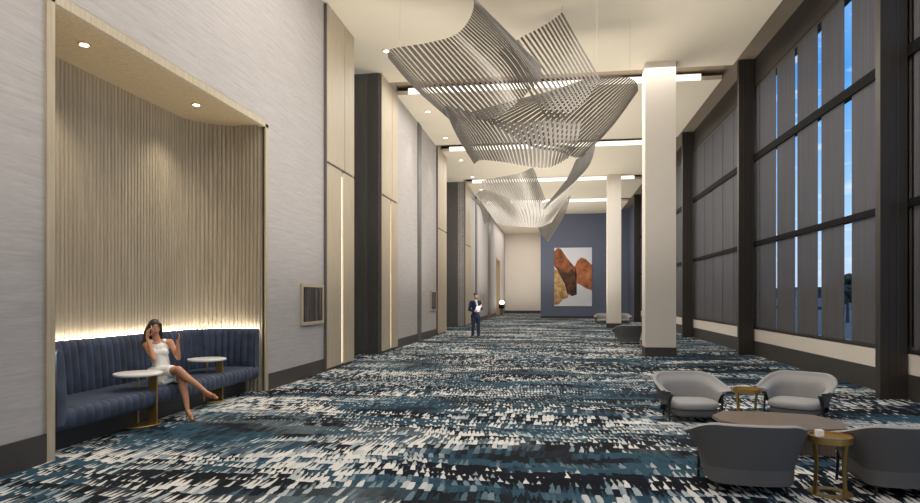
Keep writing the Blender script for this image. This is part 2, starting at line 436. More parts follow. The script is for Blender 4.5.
# white columns
for (x0, x1, y, lab) in ((2.44, 3.25, 17.75, 'large square white column with dark base near the middle of the hall'), (2.72, 3.43, 33.7, 'farther slimmer-looking white column in front of the blue end wall')):
    c = thing('square_column', lab, 'column', ((x0 + x1) / 2, y, 0), 0, 'white columns'); w = (x1 - x0) / 2
    link('shaft', B(-w, w, 0, .62, .25, ZC, .01), M['white'], c)
    link('base', B(-w - .01, w + .01, -.01, .63, 0, .25), M['plinth'], c)

# ------------------------------------------------------------------ downlights
dl = ['first of the row, left of the large sculpture', 'second of the row, before the second light bar', 'third of the row', 'fourth of the row', 'fifth of the row', 'last of the row, near the far slatted sculpture']
for i, y in enumerate([15.9, 21.3, 24.9, 29.1, 33.2, 37.2]):
    d = thing('ceiling_downlight', 'small round recessed ceiling downlight, %s' % ['nearest the camera', 'second from the camera', 'third from the camera', 'fourth from the camera', 'fifth from the camera', 'sixth and farthest'][i], 'light', (-4.3, y, ZC), 0, 'ceiling downlights along the left wall')
    bm = NB(); cyl(bm, 0, 0, -.02, .0, .12, n=24); link('trim_ring', bm, M['white'], d, True, 40)
    bm = NB(); cyl(bm, 0, 0, -.026, -.02, .08, n=24); link('lamp', bm, M['spot_led'], d)
for i, (x, y, lab) in enumerate(((-5.44, 6.66, 'round downlight in the wooden alcove soffit, the one nearer the camera'), (-5.44, 9.0, 'round downlight in the wooden alcove soffit, the one farther back'))):
    d = thing('soffit_downlight', lab, 'light', (x, y, AZ), 0, 'alcove downlights')
    bm = NB(); cyl(bm, 0, 0, -.012, .0, .07, n=24); link('trim_ring', bm, M['brass'], d, True, 40)
    bm = NB(); cyl(bm, 0, 0, -.018, -.012, .05, n=24); link('lamp', bm, M['spot_led'], d)

# ------------------------------------------------------------------ banquette
bq = thing('banquette', 'long navy channel-tufted banquette curving round the fluted wooden alcove', 'sofa', (0, 0, 0))
SXF = -4.97
pin = upath(XL - .04, AXB + .10, AY0 + .10, AY1 - .10, .66, .013)
ni = inward(pin)
dist = [0.]
for a, b in zip(pin, pin[1:]): dist.append(dist[-1] + math.hypot(a[0] - b[0], a[1] - b[1]))
def bumpf(s, w=.125): return abs(math.sin(PI * s / w)) ** .45
zz = [(.30, .10), (.45, .17), (.60, .165), (.80, .15), (.98, .13), (1.06, .11), (1.085, .075), (1.085, .02), (1.05, .0), (.30, .0)]
rows = []
for k, (z, th) in enumerate(zz):
    row = []
    for (x, y), n, s in zip(pin, ni, dist):
        o_ = th + (.035 * (bumpf(s) - 1) if 0 < k < 7 else 0)
        row.append((x + n.x * o_, y + n.y * o_, z + (.012 * (bumpf(s) - 1) if 5 <= k <= 7 else 0)))
    rows.append(row)
bm = NB(); vs = surf(bm, rows, close_u=True)
for j in (0, -1): bm.faces.new([r[j] for r in vs])
link('backrest', bm, M['navy'], bq, True, 60)
# seat with channels running front to back
seat_rows = []
ys = [AY0 + .12 + i * .0125 for i in range(int((AY1 - AY0 - .24) / .0125) + 1)]
def seat_front(y):
    a = min(1, max(0, (y - (AY0 + .05)) / .5)); return SXF - .05 * (1 - a)
def seat_back(y):
    return -5.92
pf = [(-.04, .24), (.0, .27), (.012, .36), (.0, .43), (-.05, .455), (-.35, .455), (-.62, .445), (-.85, .44)]
for k, (dx, z) in enumerate(pf):
    row = []
    for i, y in enumerate(ys):
        f = seat_front(y); b_ = bumpf(y - AY0, .125)
        e = .018 * (b_ - 1) if 2 <= k else 0
        row.append((f + dx + (e if k in (2, 3) else 0), y, z + (e if k >= 3 else 0)))
    seat_rows.append(row)
seat_rows.append([(SXF - .85, y, .24) for y in ys])
bm = NB(); vs = surf(bm, seat_rows, close_u=True)
for j in (0, -1): bm.faces.new([r[j] for r in vs])
link('seat', bm, M['navy'], bq, True, 60)
bm = NB(); box(bm, -5.95, -5.22, AY0 + .12, AY1 - .12, 0, .25); link('plinth', bm, M['plinth'], bq)
# light line behind the backrest
pw = upath(XL - .06, AXB + .045, AY0 + .05, AY1 - .05, .69, .06)
bm = NB(); nw = inward(pw)
surf(bm, [[(x, y, 1.085) for x, y in pw], [(x + n.x * .035, y + n.y * .035, 1.085) for (x, y), n in zip(pw, nw)]])
cv = link('light_strip', bm, M['cove_led'], bq)
for pnt in cv.data.polygons: pass

# ------------------------------------------------------------------ pedestal tables in the alcove
def pedestal(loc, lab):
    r = thing('pedestal_table', lab, 'table', loc, 0, 'round side tables at the banquette')
    bm = NB(); cyl(bm, 0, 0, .635, .665, .285, n=48, bev=.008); link('tabletop', bm, M['stone'], r, True, 35)
    bm = NB(); cyl(bm, 0, 0, .62, .636, .20, n=40); link('top_plate', bm, M['brass'], r, True, 35)
    bm = NB(); cyl(bm, 0, 0, 0, .022, .27, n=48, bev=.006); link('base', bm, M['brass'], r, True, 35)
    bm = NB(); rod(bm, (-.0, 0, .02), (-.0, 0, .63), .014, n=16); link('pole', bm, M['brass'], r, True, 35)
    bm = NB(); box(bm, .15, .265, -.012, .012, .015, .63, .003); link('flat_post', bm, M['brass'], r)
    return r
def fp(px, py):  # a floor point of the photograph
    return at(px, py, F * H / (py - HY))
pedestal(tuple(fp(138, 425.0))[:2] + (0,), 'white round pedestal table with brass post, left of the seated woman')
pedestal(tuple(fp(207, 401))[:2] + (0,), 'white round pedestal table with brass post, right of the seated woman')

# ------------------------------------------------------------------ lounge chairs
def sstep(a, b, x):
    t_ = max(0., min(1., (x - a) / (b - a))); return t_ * t_ * (3 - 2 * t_)
def make_chair():
    r = thing('lounge_chair', '', 'chair', (0, 0, 0), 0, 'grey tub chairs')
    NA = 44; AM = math.radians(128)
    def pt(a, f, off):
        s, c = math.sin(a), math.cos(a)
        u_ = abs(a) / AM; fl = .15 * f * f + .85 * sstep(.74, 1., f)
        W = .365 + (.090 + .03 * u_ ** 4) * fl - off; D = .325 + .09 * fl - off
        e = .72
        x = W * math.copysign(abs(s) ** e, s); y = D * math.copysign(abs(c) ** e, c)
        if abs(a) > PI / 2:
            w_ = (abs(a) - PI / 2) / (AM - PI / 2); x = math.copysign(W * (1 - .03 * w_), a); y = -.27 * w_
        ztop = .58 - .17 * sstep(.22, 1., u_); zbot = .085 + .13 * sstep(.4, .8, u_) + .15 * sstep(.80, 1., u_)
        return Vector((x, y - .02, zbot + (ztop - zbot) * f))
    fs = [0, .15, .3, .45, .6, .72, .82, .9, .96, 1.]
    an = [-AM + 2 * AM * i / NA for i in range(NA + 1)]
    outer = [[pt(a, f, 0) for a in an] for f in fs]
    inner = [[pt(a, f, .05) for a in an] for f in reversed(fs)]
    bm = NB(); vs = surf(bm, outer + [[p * 1 for p in [pt(a, 0, .03) for a in an]]], False)
    lip = [[pt(a, 1., .0) for a in an], [pt(a, 1., .006) + Vector((0, 0, .010)) for a in an], [pt(a, 1., .025) + Vector((0, 0, .016)) for a in an], [pt(a, 1., .044) + Vector((0, 0, .010)) for a in an]]
    o = link('outer_shell', bm, M['shell_out'], r, True, 60); o['label'] = 'outer shell in grey fabric, painted darker as shade'
    bm = NB(); rr = lip + inner; vs = surf(bm, rr)
    # close the arm tips
    for j in (0, -1):
        tip_o = [outer[k][j] for k in range(len(fs))]; tip_i = [inner[len(fs) - 1 - k][j] for k in range(len(fs))]
        surf(bm, [tip_o, tip_i])
    bmesh.ops.remove_doubles(bm, verts=bm.verts[:], dist=.0004)
    link('inner_shell', bm, M['shell_in'], r, True, 60)
    def cush(name, z0, z1, w, y0, y1, m):
        bm = NB(); n = 40; pl = []
        for i in range(n):
            a = 2 * PI * i / n; s, c = math.sin(a), math.cos(a)
            pl.append((w * math.copysign(abs(s) ** .62, s), (y0 + y1) / 2 + (y1 - y0) / 2 * math.copysign(abs(c) ** .62, c)))
        cx, cy = 0, (y0 + y1) / 2
        prof_ = [(.0, z0), (.90, z0), (.98, z0 + .02), (1., (z0 + z1) / 2), (.98, z1 - .02), (.90, z1), (.5, z1 + .012), (.0, z1 + .015)]
        surf(bm, [[(cx + (x - cx) * k, cy + (y - cy) * k, z) for x, y in pl] for k, z in prof_], close_v=True)
        bmesh.ops.remove_doubles(bm, verts=bm.verts[:], dist=.0004)
        return link(name, bm, m, r, True, 60)
    cush('seat_base', .07, .175, .305, -.31, .23, M['shell_out'])  # darker fabric copy again, shade put into the colour
    cush('seat_cushion', .17, .262, .318, -.35, .23, M['shell_in'])
    for sx in (-1, 1):
        bm = NB(); rod(bm, (sx * .352, -.22, 0), (sx * .345, -.20, .30), .012, .014); link('leg', bm, M['chair_leg'], r, True, 40)
        bm = NB(); rod(bm, (sx * .27, .23, 0), (sx * .26, .23, .10), .012, .014); link('leg', bm, M['chair_leg'], r, True, 40)
    bm = NB(); rod(bm, (-.35, -.22, .075), (.35, -.22, .075), .010); rod(bm, (-.27, .23, .078), (.27, .23, .078), .010)
    for sx in (-1, 1): rod(bm, (sx * .35, -.22, .076), (sx * .265, .23, .078), .010)
    link('base_rail', bm, M['chair_leg'], r, True, 40)
    return r
CH = [((1.78, 8.78, 0), math.radians(10), 'grey tub chair facing the camera left of the small brass table, behind the coffee table'),
      ((3.20, 9.0, 0), math.radians(-34), 'grey tub chair facing the camera, nearest the windows, behind the coffee table'),
      ((1.62, 5.72, 0), PI - math.radians(4), 'grey tub chair seen from behind, left of the open brass side table'),
      ((2.84, 5.84, 0), PI + math.radians(4), 'grey tub chair seen from behind at the right edge, cut off by the frame'),
      ((2.52, 22.6, 0), PI + .15, 'distant grey tub chair beside the foot of the large white column'),
      ((2.82, 38.2, 0), -.2, 'far grey tub chair left of the second white column'),
      ((4.02, 38.7, 0), .2, 'far grey tub chair right of the second white column')]
c0 = make_chair()
for i, (loc, rz, lab) in enumerate(CH):
    c = c0 if i == 0 else copy_tree(c0)
    c.location = loc; c.rotation_euler = (0, 0, rz); c['label'] = lab
    if i >= 4: c.scale = (1.1, 1.1, 1.1)

# coffee table
ctb = thing('coffee_table', 'low taupe wood coffee table with angular top between the four grey chairs', 'table', (2.36, 7.22, 0), math.radians(-8))
bm = NB(); pl = [(-.64, .10), (-.50, .42), (-.05, .50), (.45, .44), (.66, .10), (.60, -.30), (.20, -.48), (-.35, -.42), (-.58, -.2)]
poly_prism(bm, pl, .262, .30)
bmesh.ops.bevel(bm, geom=bm.edges[:], offset=.006, segments=2, affect='EDGES')
link('tabletop', bm, M['table_wood'], ctb)
bm = NB(); box(bm, .08, .50, -.26, .26, 0, .262, .01); link('pedestal', bm, M['table_wood'], ctb)
bm = NB(); box(bm, -.46, -.10, -.22, .22, 0, .262, .01); link('pedestal', bm, M['table_wood'], ctb)

# brass side tables
def brass_table(loc, rz, lab):
    r = thing('brass_side_table', lab, 'table', loc, rz, 'small open brass side tables')
    zt = .465
    bm = NB(); cyl(bm, 0, 0, zt - .012, zt, .155, n=40); link('tray', bm, M['brass'], r, True, 35)
    bm = NB(); rr = []
    for rad, z in ((.155, zt - .035), (.167, zt - .035), (.167, zt + .018), (.155, zt + .018)):
        rr.append([(rad * math.cos(2 * PI * i / 40), rad * math.sin(2 * PI * i / 40), z) for i in range(40)])
    surf(bm, rr, True, True); link('rim', bm, M['brass'], r, True, 35)
    bm = NB(); rr = []
    for rad, z in ((.08, 0), (.165, 0), (.165, .014), (.08, .014)):
        rr.append([(rad * math.cos(2 * PI * i / 40), rad * math.sin(2 * PI * i / 40), z) for i in range(40)])
    surf(bm, rr, True, True); link('base_ring', bm, M['brass'], r, True, 35)
    for k in range(4):
        a = PI / 4 + k * PI / 2; c_, s_ = math.cos(a), math.sin(a)
        bm = NB(); rows = []
        for z, q in ((.008, .152), (.12, .146), (.24, .138), (.34, .146), (.44, .161)):
            ctr = Vector((c_ * q, s_ * q, z)); tn = Vector((-s_, c_, 0)); rn = Vector((c_, s_, 0))
            rows.append([ctr + tn * .017 + rn * .004, ctr - tn * .017 + rn * .004, ctr - tn * .017 - rn * .004, ctr + tn * .017 - rn * .004])
        vs = surf(bm, rows, False, True); bm.faces.new(vs[0]); bm.faces.new(vs[-1])
        link('leg', bm, M['brass'], r)
    return r
bt = brass_table((2.245, 5.60, 0), -.38, 'open brass side table between the two chairs seen from behind')
brass_table((2.37, 8.32, 0), -.3, 'small brass side table between the two chairs facing the camera')
bm = NB(); box(bm, -.028, .028, -.028, .028, 0, .055, .005)
bmesh.ops.inset_individual(bm, faces=[f for f in bm.faces if f.normal.z > .9 and f.calc_area() > .002], thickness=.008, depth=-.02)
tl = link('candle_holder', bm, M['stone'], None); tl.location = (2.17, 5.62, .466); tag(tl, 'small white square votive holder standing on the nearer brass side table', 'candle holder')

# ------------------------------------------------------------------ wall screens
def wscreen(y0, y1, lab):
    r = thing('wall_screen', lab, 'screen', (XL, (y0 + y1) / 2, 1.47), 0, 'dark framed panels on the left wall'); w = (y1 - y0) / 2; h = .41
    bm = NB(); f = .06
    box(bm, 0, .05, -w, w, h - f, h); box(bm, 0, .05, -w, w, -h, -h + f); box(bm, 0, .05, -w, -w + f, -h + f, h - f); box(bm, 0, .05, w - f, w, -h + f, h - f)
    link('frame', bm, M['wood'], r); link('panel', B(.005, .03, -w + f, w - f, -h + f, h - f), M['screen'], r)
wscreen(11.80, 12.98, 'dark glass panel in a pale frame on the left wall, beside the alcove')
wscreen(24.95, 26.1, 'dark framed wall panel halfway down the hall, just before a wood pilaster')
wscreen(42.5, 44.0, 'farthest dark framed wall panel, on the left wall behind the standing man')

# ------------------------------------------------------------------ painting
pa = thing('abstract_painting', 'tall abstract painting of rust brown forms on white, on the blue end wall', 'painting', (1.40, YB - .03, 3.16))
PW, PH = 1.42, 2.24
link('canvas', B(-PW, PW, -.06, .029, -PH, PH), plain('canvas_white', lin(226, 228, 236), .7, var=.05, scale=.8), pa)
def blob(name, pts, mat, dy):
    bm = NB(); a = [bm.verts.new(((u * 2 - 1) * PW, -.06 - dy, (1 - v * 2) * PH)) for u, v in pts]; b = [bm.verts.new(((u * 2 - 1) * PW, -.055, (1 - v * 2) * PH)) for u, v in pts]
    bm.faces.new(a); n = len(a)
    for i in range(n): bm.faces.new((a[i], a[(i + 1) % n], b[(i + 1) % n], b[i]))
    bmesh.ops.triangulate(bm, faces=[f for f in bm.faces if len(f.verts) > 4]); return link(name, bm, mat, pa)
def mk_paint(name, c1, c2, c3, sc_=1.4):
    n = NT(name, .6); g = n.n('ShaderNodeTexCoord').outputs['Object']; f = n.noise(g, sc_, 5., .65)
    n.col(n.ramp(f, [(.35, c1), (.5, c2), (.68, c3)])); return n.m
rust = mk_paint('rust_paint', lin(78, 40, 20), lin(138, 78, 38), lin(176, 108, 60)); rust2 = mk_paint('copper_paint', lin(120, 66, 34), lin(168, 98, 56), lin(196, 130, 86))
ochre = mk_paint('ochre_paint', lin(150, 110, 62), lin(196, 160, 108), lin(214, 186, 140), 3.); umber = mk_paint('umber_paint', lin(34, 20, 14), lin(74, 38, 20), lin(120, 64, 32), 2.2)
blob('ochre_wash', [(0, .34), (.14, .42), (.26, .55), (.42, .72), (.36, .86), (.24, .88), (.12, .97), (0, .98)], ochre, .004)
blob('rust_form', [(0, .06), (.10, .0), (.18, .02), (.32, .16), (.50, .30), (.58, .34), (.62, .46), (.60, .62), (.52, .70), (.36, .66), (.22, .52), (.10, .38), (0, .32)], rust, .007)
blob('umber_form', [(.02, .30), (.22, .40), (.36, .44), (.46, .36), (.56, .42), (.60, .60), (.56, .74), (.60, .80), (.48, .83), (.34, .78), (.28, .62), (.14, .46)], umber, .010)  # dark brown shape of the artwork itself
blob('copper_form', [(.55, .32), (.62, .22), (.72, .17), (.84, .20), (.96, .28), (1., .30), (1., .73), (.86, .70), (.70, .64), (.58, .60), (.60, .46)], rust2, .013)

# ------------------------------------------------------------------ hanging slatted sculptures
def cr(p, t_):
    "smooth curve through the points p at t in 0..1"
    n = len(p) - 1; x = t_ * n; i = min(n - 1, int(x)); f = x - i
    a, b, c, d = p[max(0, i - 1)], p[i], p[i + 1], p[min(n, i + 2)]
    if i == 0: a = b * 2 - c
    if i + 2 > n: d = c * 2 - b
    return .5 * ((2 * b) + (c - a) * f + (2 * a - 5 * b + 4 * c - d) * f * f + (3 * b - a - 3 * c + d) * f ** 3)
def sheet(root, ctrl, n, fill=.55, nv=18, name='slatted_sheet', mat='sculpt'):
    bm = NB(); L = [[at(*q) - root.location for q in s] for s in ctrl]
    lines = []
    def line(u):
        vpts = [cr([s[k] for s in L], u) for k in range(len(L[0]))]
        return [cr(vpts, v / nv) for v in range(nv + 1)]
    for i in range(n):
        u0 = (i + .5 - fill / 2) / n; u1 = (i + .5 + fill / 2) / n
        a, b = line(u0), line(u1)
        # thin blade with thickness
        rows = [[], [], [], []]
        for v in range(nv + 1):
            p, q = a[v], b[v]
            tg = (a[min(nv, v + 1)] - a[max(0, v - 1)]); nm = tg.cross(q - p)
            nm = nm.normalized() * .006 if nm.length > 1e-9 else Vector((0, 0, .006))
            rows[0].append(p + nm); rows[1].append(q + nm); rows[2].append(q - nm); rows[3].append(p - nm)
        vs = surf(bm, rows, close_u=True)
        for j in (0, -1):
            try: bm.faces.new([r[j] for r in vs])
            except ValueError: pass
    return link(name, bm, M[mat], root)
def wires(root, pts):
    for q in pts:
        p = at(*q) - root.location
        bm = NB(); rod(bm, p, (p.x, p.y, ZC - root.location.z), .003, n=6); link('suspension_cable', bm, M['wire'], root)
s1 = thing('hanging_sculpture', 'huge silver sculpture of curling slatted sheets hanging from the ceiling, nearest the camera', 'sculpture', tuple(at(520, 90, 13.5)))
sheet(s1, [[(388, 58, 13.0), (414, 88, 12.8), (450, 120, 12.6)],
           [(392, 49, 13.3), (420, 80, 13.0), (460, 120, 12.7)],
           [(428, 43, 13.7), (462, 82, 13.4), (494, 118, 13.1)],
           [(455, 35, 13.8), (492, 72, 13.5), (516, 104, 13.2)],
           [(469, 20, 13.4), (507, 56, 13.2), (530, 90, 12.9)],
           [(474, 3, 12.9), (518, 48, 12.7), (540, 79, 12.5)],
           [(468, -9, 12.2), (512, 36, 12.2), (541, 64, 12.2)]], 42, .6)
sheet(s1, [[(498, 52, 14.6), (526, 90, 14.2), (550, 126, 13.8)],
           [(522, 37, 14.3), (548, 74, 14.0), (572, 112, 13.7)],
           [(545, 25, 14.1), (566, 60, 13.8), (588, 98, 13.6)],
           [(563, 12, 13.8), (580, 42, 13.6), (601, 78, 13.5)]], 17, .5)
sheet(s1, [[(560, 88, 15.0), (515, 100, 14.6), (470, 112, 14.2)],
           [(590, 78, 15.0), (548, 98, 14.3), (496, 126, 13.7)],
           [(616, 76, 14.8), (580, 100, 14.0), (530, 146, 13.2)],
           [(634, 80, 14.5), (604, 110, 13.7), (560, 152, 12.9)],
           [(638, 90, 14.0), (612, 124, 13.3), (578, 158, 12.7)],
           [(632, 97, 13.6), (610, 128, 13.1), (588, 152, 12.7)]], 36, .66)
sheet(s1, [[(446, 112, 12.2), (458, 138, 12.2), (474, 164, 12.2)],
           [(446, 106, 12.8), (466, 132, 12.6), (482, 160, 12.4)],
           [(470, 112, 13.3), (490, 138, 13.0), (502, 162, 12.7)],
           [(510, 122, 13.3), (520, 146, 13.0), (524, 166, 12.7)],
           [(548, 120, 13.2), (550, 146, 12.9), (548, 168, 12.6)],
           [(582, 122, 13.0), (578, 142, 12.8), (568, 158, 12.5)]], 34, .62)
sheet(s1, [[(576, 160, 12.9), (566, 180, 13.1), (543, 209, 13.4)],
           [(586, 152, 12.7), (578, 176, 12.9), (545, 209, 13.3)],
           [(597, 140, 12.5), (586, 170, 12.7), (547, 208, 13.2)]], 7, .93, name='twisted_ribbon', mat='sculpt2')
wires(s1, [(472, -2, 12.9), (400, 49, 13.3), (562, 14, 13.8), (500, 52, 14.6), (630, 80, 14.5), (597, 140, 12.5)])
s2 = thing('hanging_sculpture', 'smaller silver slatted sculpture hanging farther down the hall, before the blue wall', 'sculpture', tuple(at(520, 205, 24)))
sheet(s2, [[(481, 181, 24), (490, 200, 24), (500, 214, 24)],
           [(500, 177, 24.4), (508, 194, 24.3), (516, 212, 24.2)],
           [(520, 173, 24.6), (527, 190, 24.5), (532, 206, 24.3)],
           [(533, 167, 24.3), (539, 182, 24.2), (546, 200, 24)]], 24, .8, mat='sculpt2')
sheet(s2, [[(476, 194, 23.2), (487, 210, 23.2), (497, 224, 23.2)],
           [(486, 190, 23.6), (500, 208, 23.4), (508, 226, 23.3)],
           [(514, 200, 23.8), (520, 214, 23.6), (524, 227, 23.4)],
           [(545, 202, 23.6), (545, 214, 23.5), (540, 227, 23.3)],
           [(570, 194, 23.2), (562, 206, 23.2), (552, 222, 23.2)]], 30, .8, mat='sculpt2')
sheet(s2, [[(530, 206, 24.4), (534, 220, 24.2), (540, 232, 24)],
           [(552, 200, 24.2), (550, 218, 24), (544, 238, 23.8)],
           [(571, 196, 23.8), (564, 216, 23.6), (548, 242, 23.6)]], 14, .86, mat='sculpt2')
sheet(s2, [[(471, 198, 24.5), (480, 208, 24.4), (484, 224, 24.4)], [(478, 200, 24.7), (486, 208, 24.6), (492, 222, 24.5)]], 6, .7, mat='sculpt2')
wires(s2, [(534, 168, 24.3), (482, 181, 24), (570, 195, 23.2), (472, 199, 24.5)])

# ------------------------------------------------------------------ people
def frame_from(fwd, up=Vector((0, 0, 1))):
    f = Vector(fwd).normalized(); r = f.cross(up).normalized(); u = r.cross(f).normalized(); return r, f, u   # right, forward, up
def hand(bm, wrist, d, nrm, thumb, curl=.5, s=1., spread=.10):
    "palm and five fingers; d = pointing direction, nrm = out of the palm, thumb = side of the thumb"
    d = Vector(d).normalized(); nrm = Vector(nrm); nrm = (nrm - d * nrm.dot(d)).normalized(); side = d.cross(nrm).normalized()
    if side.dot(Vector(thumb)) < 0: side = -side
    w = Vector(wrist)
    for k, o_ in enumerate((.030, .010, -.010, -.028)):
        cap(bm, w + side * o_ * .6 * s, .014 * s, w + (d * .085 + side * o_) * s, .0115 * s, 8)
    cap(bm, w, .02 * s, w + d * .04 * s, .018 * s, 8)
    L = (.070, .078, .072, .056)
    for k, o_ in enumerate((.031, .0105, -.0105, -.030)):
        p = w + (d * .085 + side * o_) * s; ang = 0.; r = .0092
        dd = (d + side * (o_ * spread * 30)).normalized()
        for j in range(3):
            ang += curl * (.45 + .12 * k) * (1 if j else .7)
            v = dd * math.cos(ang) + nrm * math.sin(ang); q = p + v * L[k] * (.45, .32, .23)[j] * s
            cap(bm, p, r * s, q, (r - .0012) * s, 8); p = q; r -= .0010
    p = w + (d * .022 + side * .026 + nrm * .004) * s; v = (d * .55 + side * .75 + nrm * .3).normalized()
    for j, l in enumerate((.036, .03, .024)):
        q = p + v * l * s; cap(bm, p, (.013 - .0015 * j) * s, q, (.0118 - .0015 * j) * s, 8); p = q; v = (v + d * .35 + nrm * .2 * curl).normalized()
def head(bm, c, fwd, up, s=1.):
    r, f, u = frame_from(fwd, up); c = Vector(c)
    oball(bm, c + (u * .025 - f * .012) * s, (.074 * s, .092 * s, .088 * s), r, f, u, 20)
    oball(bm, c + (-u * .035 + f * .022) * s, (.058 * s, .064 * s, .075 * s), r, f, u, 18)
    oball(bm, c + (-u * .088 + f * .052) * s, (.028 * s, .026 * s, .022 * s), r, f, u, 12)      # chin
    cap(bm, c + (u * .012 + f * .080) * s, .007 * s, c + (-u * .022 + f * .094) * s, .0105 * s, 8)  # nose
    for q in (-1, 1):
        oball(bm, c + (r * q * .075 - f * .008 - u * .01) * s, (.010 * s, .018 * s, .030 * s), r, f, u, 10)   # ear
        oball(bm, c + (r * q * .038 + f * .062 - u * .022) * s, (.020 * s, .02 * s, .018 * s), r, f, u, 10)   # cheek
    cap(bm, c + (-u * .054 + f * .080 - r * .018) * s, .007 * s, c + (-u * .054 + f * .080 + r * .018) * s, .007 * s, 8)
def face(root, c, fwd, up, s, hairm):
    r, f, u = frame_from(fwd, up); c = Vector(c)
    for q in (-1, 1):
        bm = NB(); oball(bm, c + (r * q * .031 + f * .079 + u * .006) * s, (.0120 * s, .008 * s, .0052 * s), r, f, u, 10); e = link('eye', bm, M['eye_w'], root, True)
        bm = NB(); oball(bm, c + (r * q * .031 + f * .0865 + u * .006) * s, (.0058 * s, .003 * s, .0052 * s), r, f, u, 10); link('iris', bm, M['iris'], e, True)
        bm = NB(); cap(bm, c + (r * q * .016 + f * .086 + u * .026) * s, .0035 * s, c + (r * q * .048 + f * .073 + u * .028) * s, .003 * s, 6); link('eyebrow', bm, hairm, root, True)
    bm = NB(); oball(bm, c + (-u * .054 + f * .0875) * s, (.024 * s, .006 * s, .0085 * s), r, f, u, 10); link('mouth', bm, M['lip'], root, True)

V = Vector
# --- seated woman
wm = thing('person', 'woman in a white sleeveless dress seated cross-legged on the navy banquette', 'person', (0, 0, 0))
pel = V((-5.36, 8.00, .56)); chest = V((-5.40, 8.00, .86)); neck = V((-5.40, 7.985, 1.03)); hc = V((-5.425, 7.955, 1.195))
fw = V((.62, -.78, 0)).normalized(); rt = V((-.78, -.62, 0)).normalized()      # her right is at picture left
shR = neck + rt * .155 - V((0, 0, .045)); shL = neck - rt * .155 - V((0, 0, .035))
hipR = pel + rt * .085; hipL = pel - rt * .085
kneeT = V((-4.92, 7.72, .655)); ankT = V((-4.60, 7.84, .35))        # upper leg
kneeB = V((-4.91, 7.80, .535)); ankB = V((-4.79, 7.72, .125))     # standing leg
elR = V((-5.33, 7.80, .79)); wrR = V((-5.475, 7.865, 1.075))
elL = V((-5.12, 8.03, .78)); wrL = V((-5.10, 7.98, 1.0))
bm = NB()
chain(bm, [(pel, .125), (pel + V((0, 0, .13)), .10), (chest, .105), (neck - V((0, 0, .07)), .075)])
cap(bm, hipR, .10, hipL, .10); cap(bm, shR, .045, shL, .045); chain(bm, [(neck - V((0, 0, .05)), .055), (hc - V((0, 0, .07)), .045)])
cap(bm, chest + rt * .07 + fw * .065, .05, chest - rt * .07 + fw * .065, .05)
head(bm, hc, V((.72, -.69, -.05)), V((0, 0, 1)), .93)
for s_, e_, w_ in ((shR, elR, wrR), (shL, elL, wrL)):
    chain(bm, [(s_, .045), (s_.lerp(e_, .5), .038), (e_, .032), (e_.lerp(w_, .3), .033), (w_, .021)])
# thighs and calves
chain(bm, [(hipR, .092), (hipR.lerp(kneeT, .5), .076), (kneeT, .053), (kneeT.lerp(ankT, .3) + V((-.012, 0, -.01)), .053), (kneeT.lerp(ankT, .65), .040), (ankT, .028)])
chain(bm, [(hipL, .092), (hipL.lerp(kneeB, .5), .076), (kneeB, .053), (kneeB.lerp(ankB, .3) + V((-.015, 0, 0)), .053), (kneeB.lerp(ankB, .65), .040), (ankB, .028)])
toeT = V((-4.42, 7.80, .285)); toeB = V((-4.66, 7.62, .028))
for a_, t_ in ((ankT, toeT), (ankB, toeB)):
    d_ = (t_ - a_); h_ = a_ - d_.normalized() * .03 - V((0, 0, .03))
    chain(bm, [(a_, .028), (a_.lerp(t_, .45) , .027), (t_, .018)]); cap(bm, h_, .026, a_, .027); cap(bm, h_, .024, t_ - d_ * .1, .02)
hand(bm, wrR, V((.1, .10, 1)), V((.45, .85, .1)), V((.9, -.3, 0)), .8, .95)
hand(bm, wrL, V((.45, -.25, .85)), V((-.75, -.55, .3)), V((-.2, -.8, .4)), .45, .95, .16)
body = remeshed('body', bm, M['skin_w'], wm, .006, 3)
# dress
bm = NB()
chain(bm, [(pel, .137), (pel + V((0, 0, .13)), .112), (chest, .116), (chest + V((0, 0, .06)), .105)])
cap(bm, hipR, .112, hipL, .112); cap(bm, chest + rt * .07 + fw * .066, .060, chest - rt * .07 + fw * .066, .060)
for q in (-1, 1): cap(bm, chest + V((0, 0, .05)) + rt * q * .07, .062, neck + rt * q * .085 - V((0, 0, .03)), .045)
chain(bm, [(hipR, .108), (hipR.lerp(kneeT, .70), .086)]); chain(bm, [(hipL, .108), (hipL.lerp(kneeB, .70), .086)])
k1 = hipR.lerp(kneeT, .72); k0 = hipL.lerp(kneeB, .70)
for i in range(10):
    tgt = k1.lerp(k1 + rt * .10 + V((-.02, 0, -.19)), i / 9)
    cap(bm, pel + rt * .07, .10, tgt + V((0, 0, .03)) * (1 - i / 9), .05 - .03 * i / 9, 10)
    cap(bm, pel - V((0, 0, .02)), .09, k0.lerp(k1 + rt * .08 + V((-.02, 0, -.15)), i / 9), .04, 10)
remeshed('dress', bm, M['dress'], wm, .007, 3)
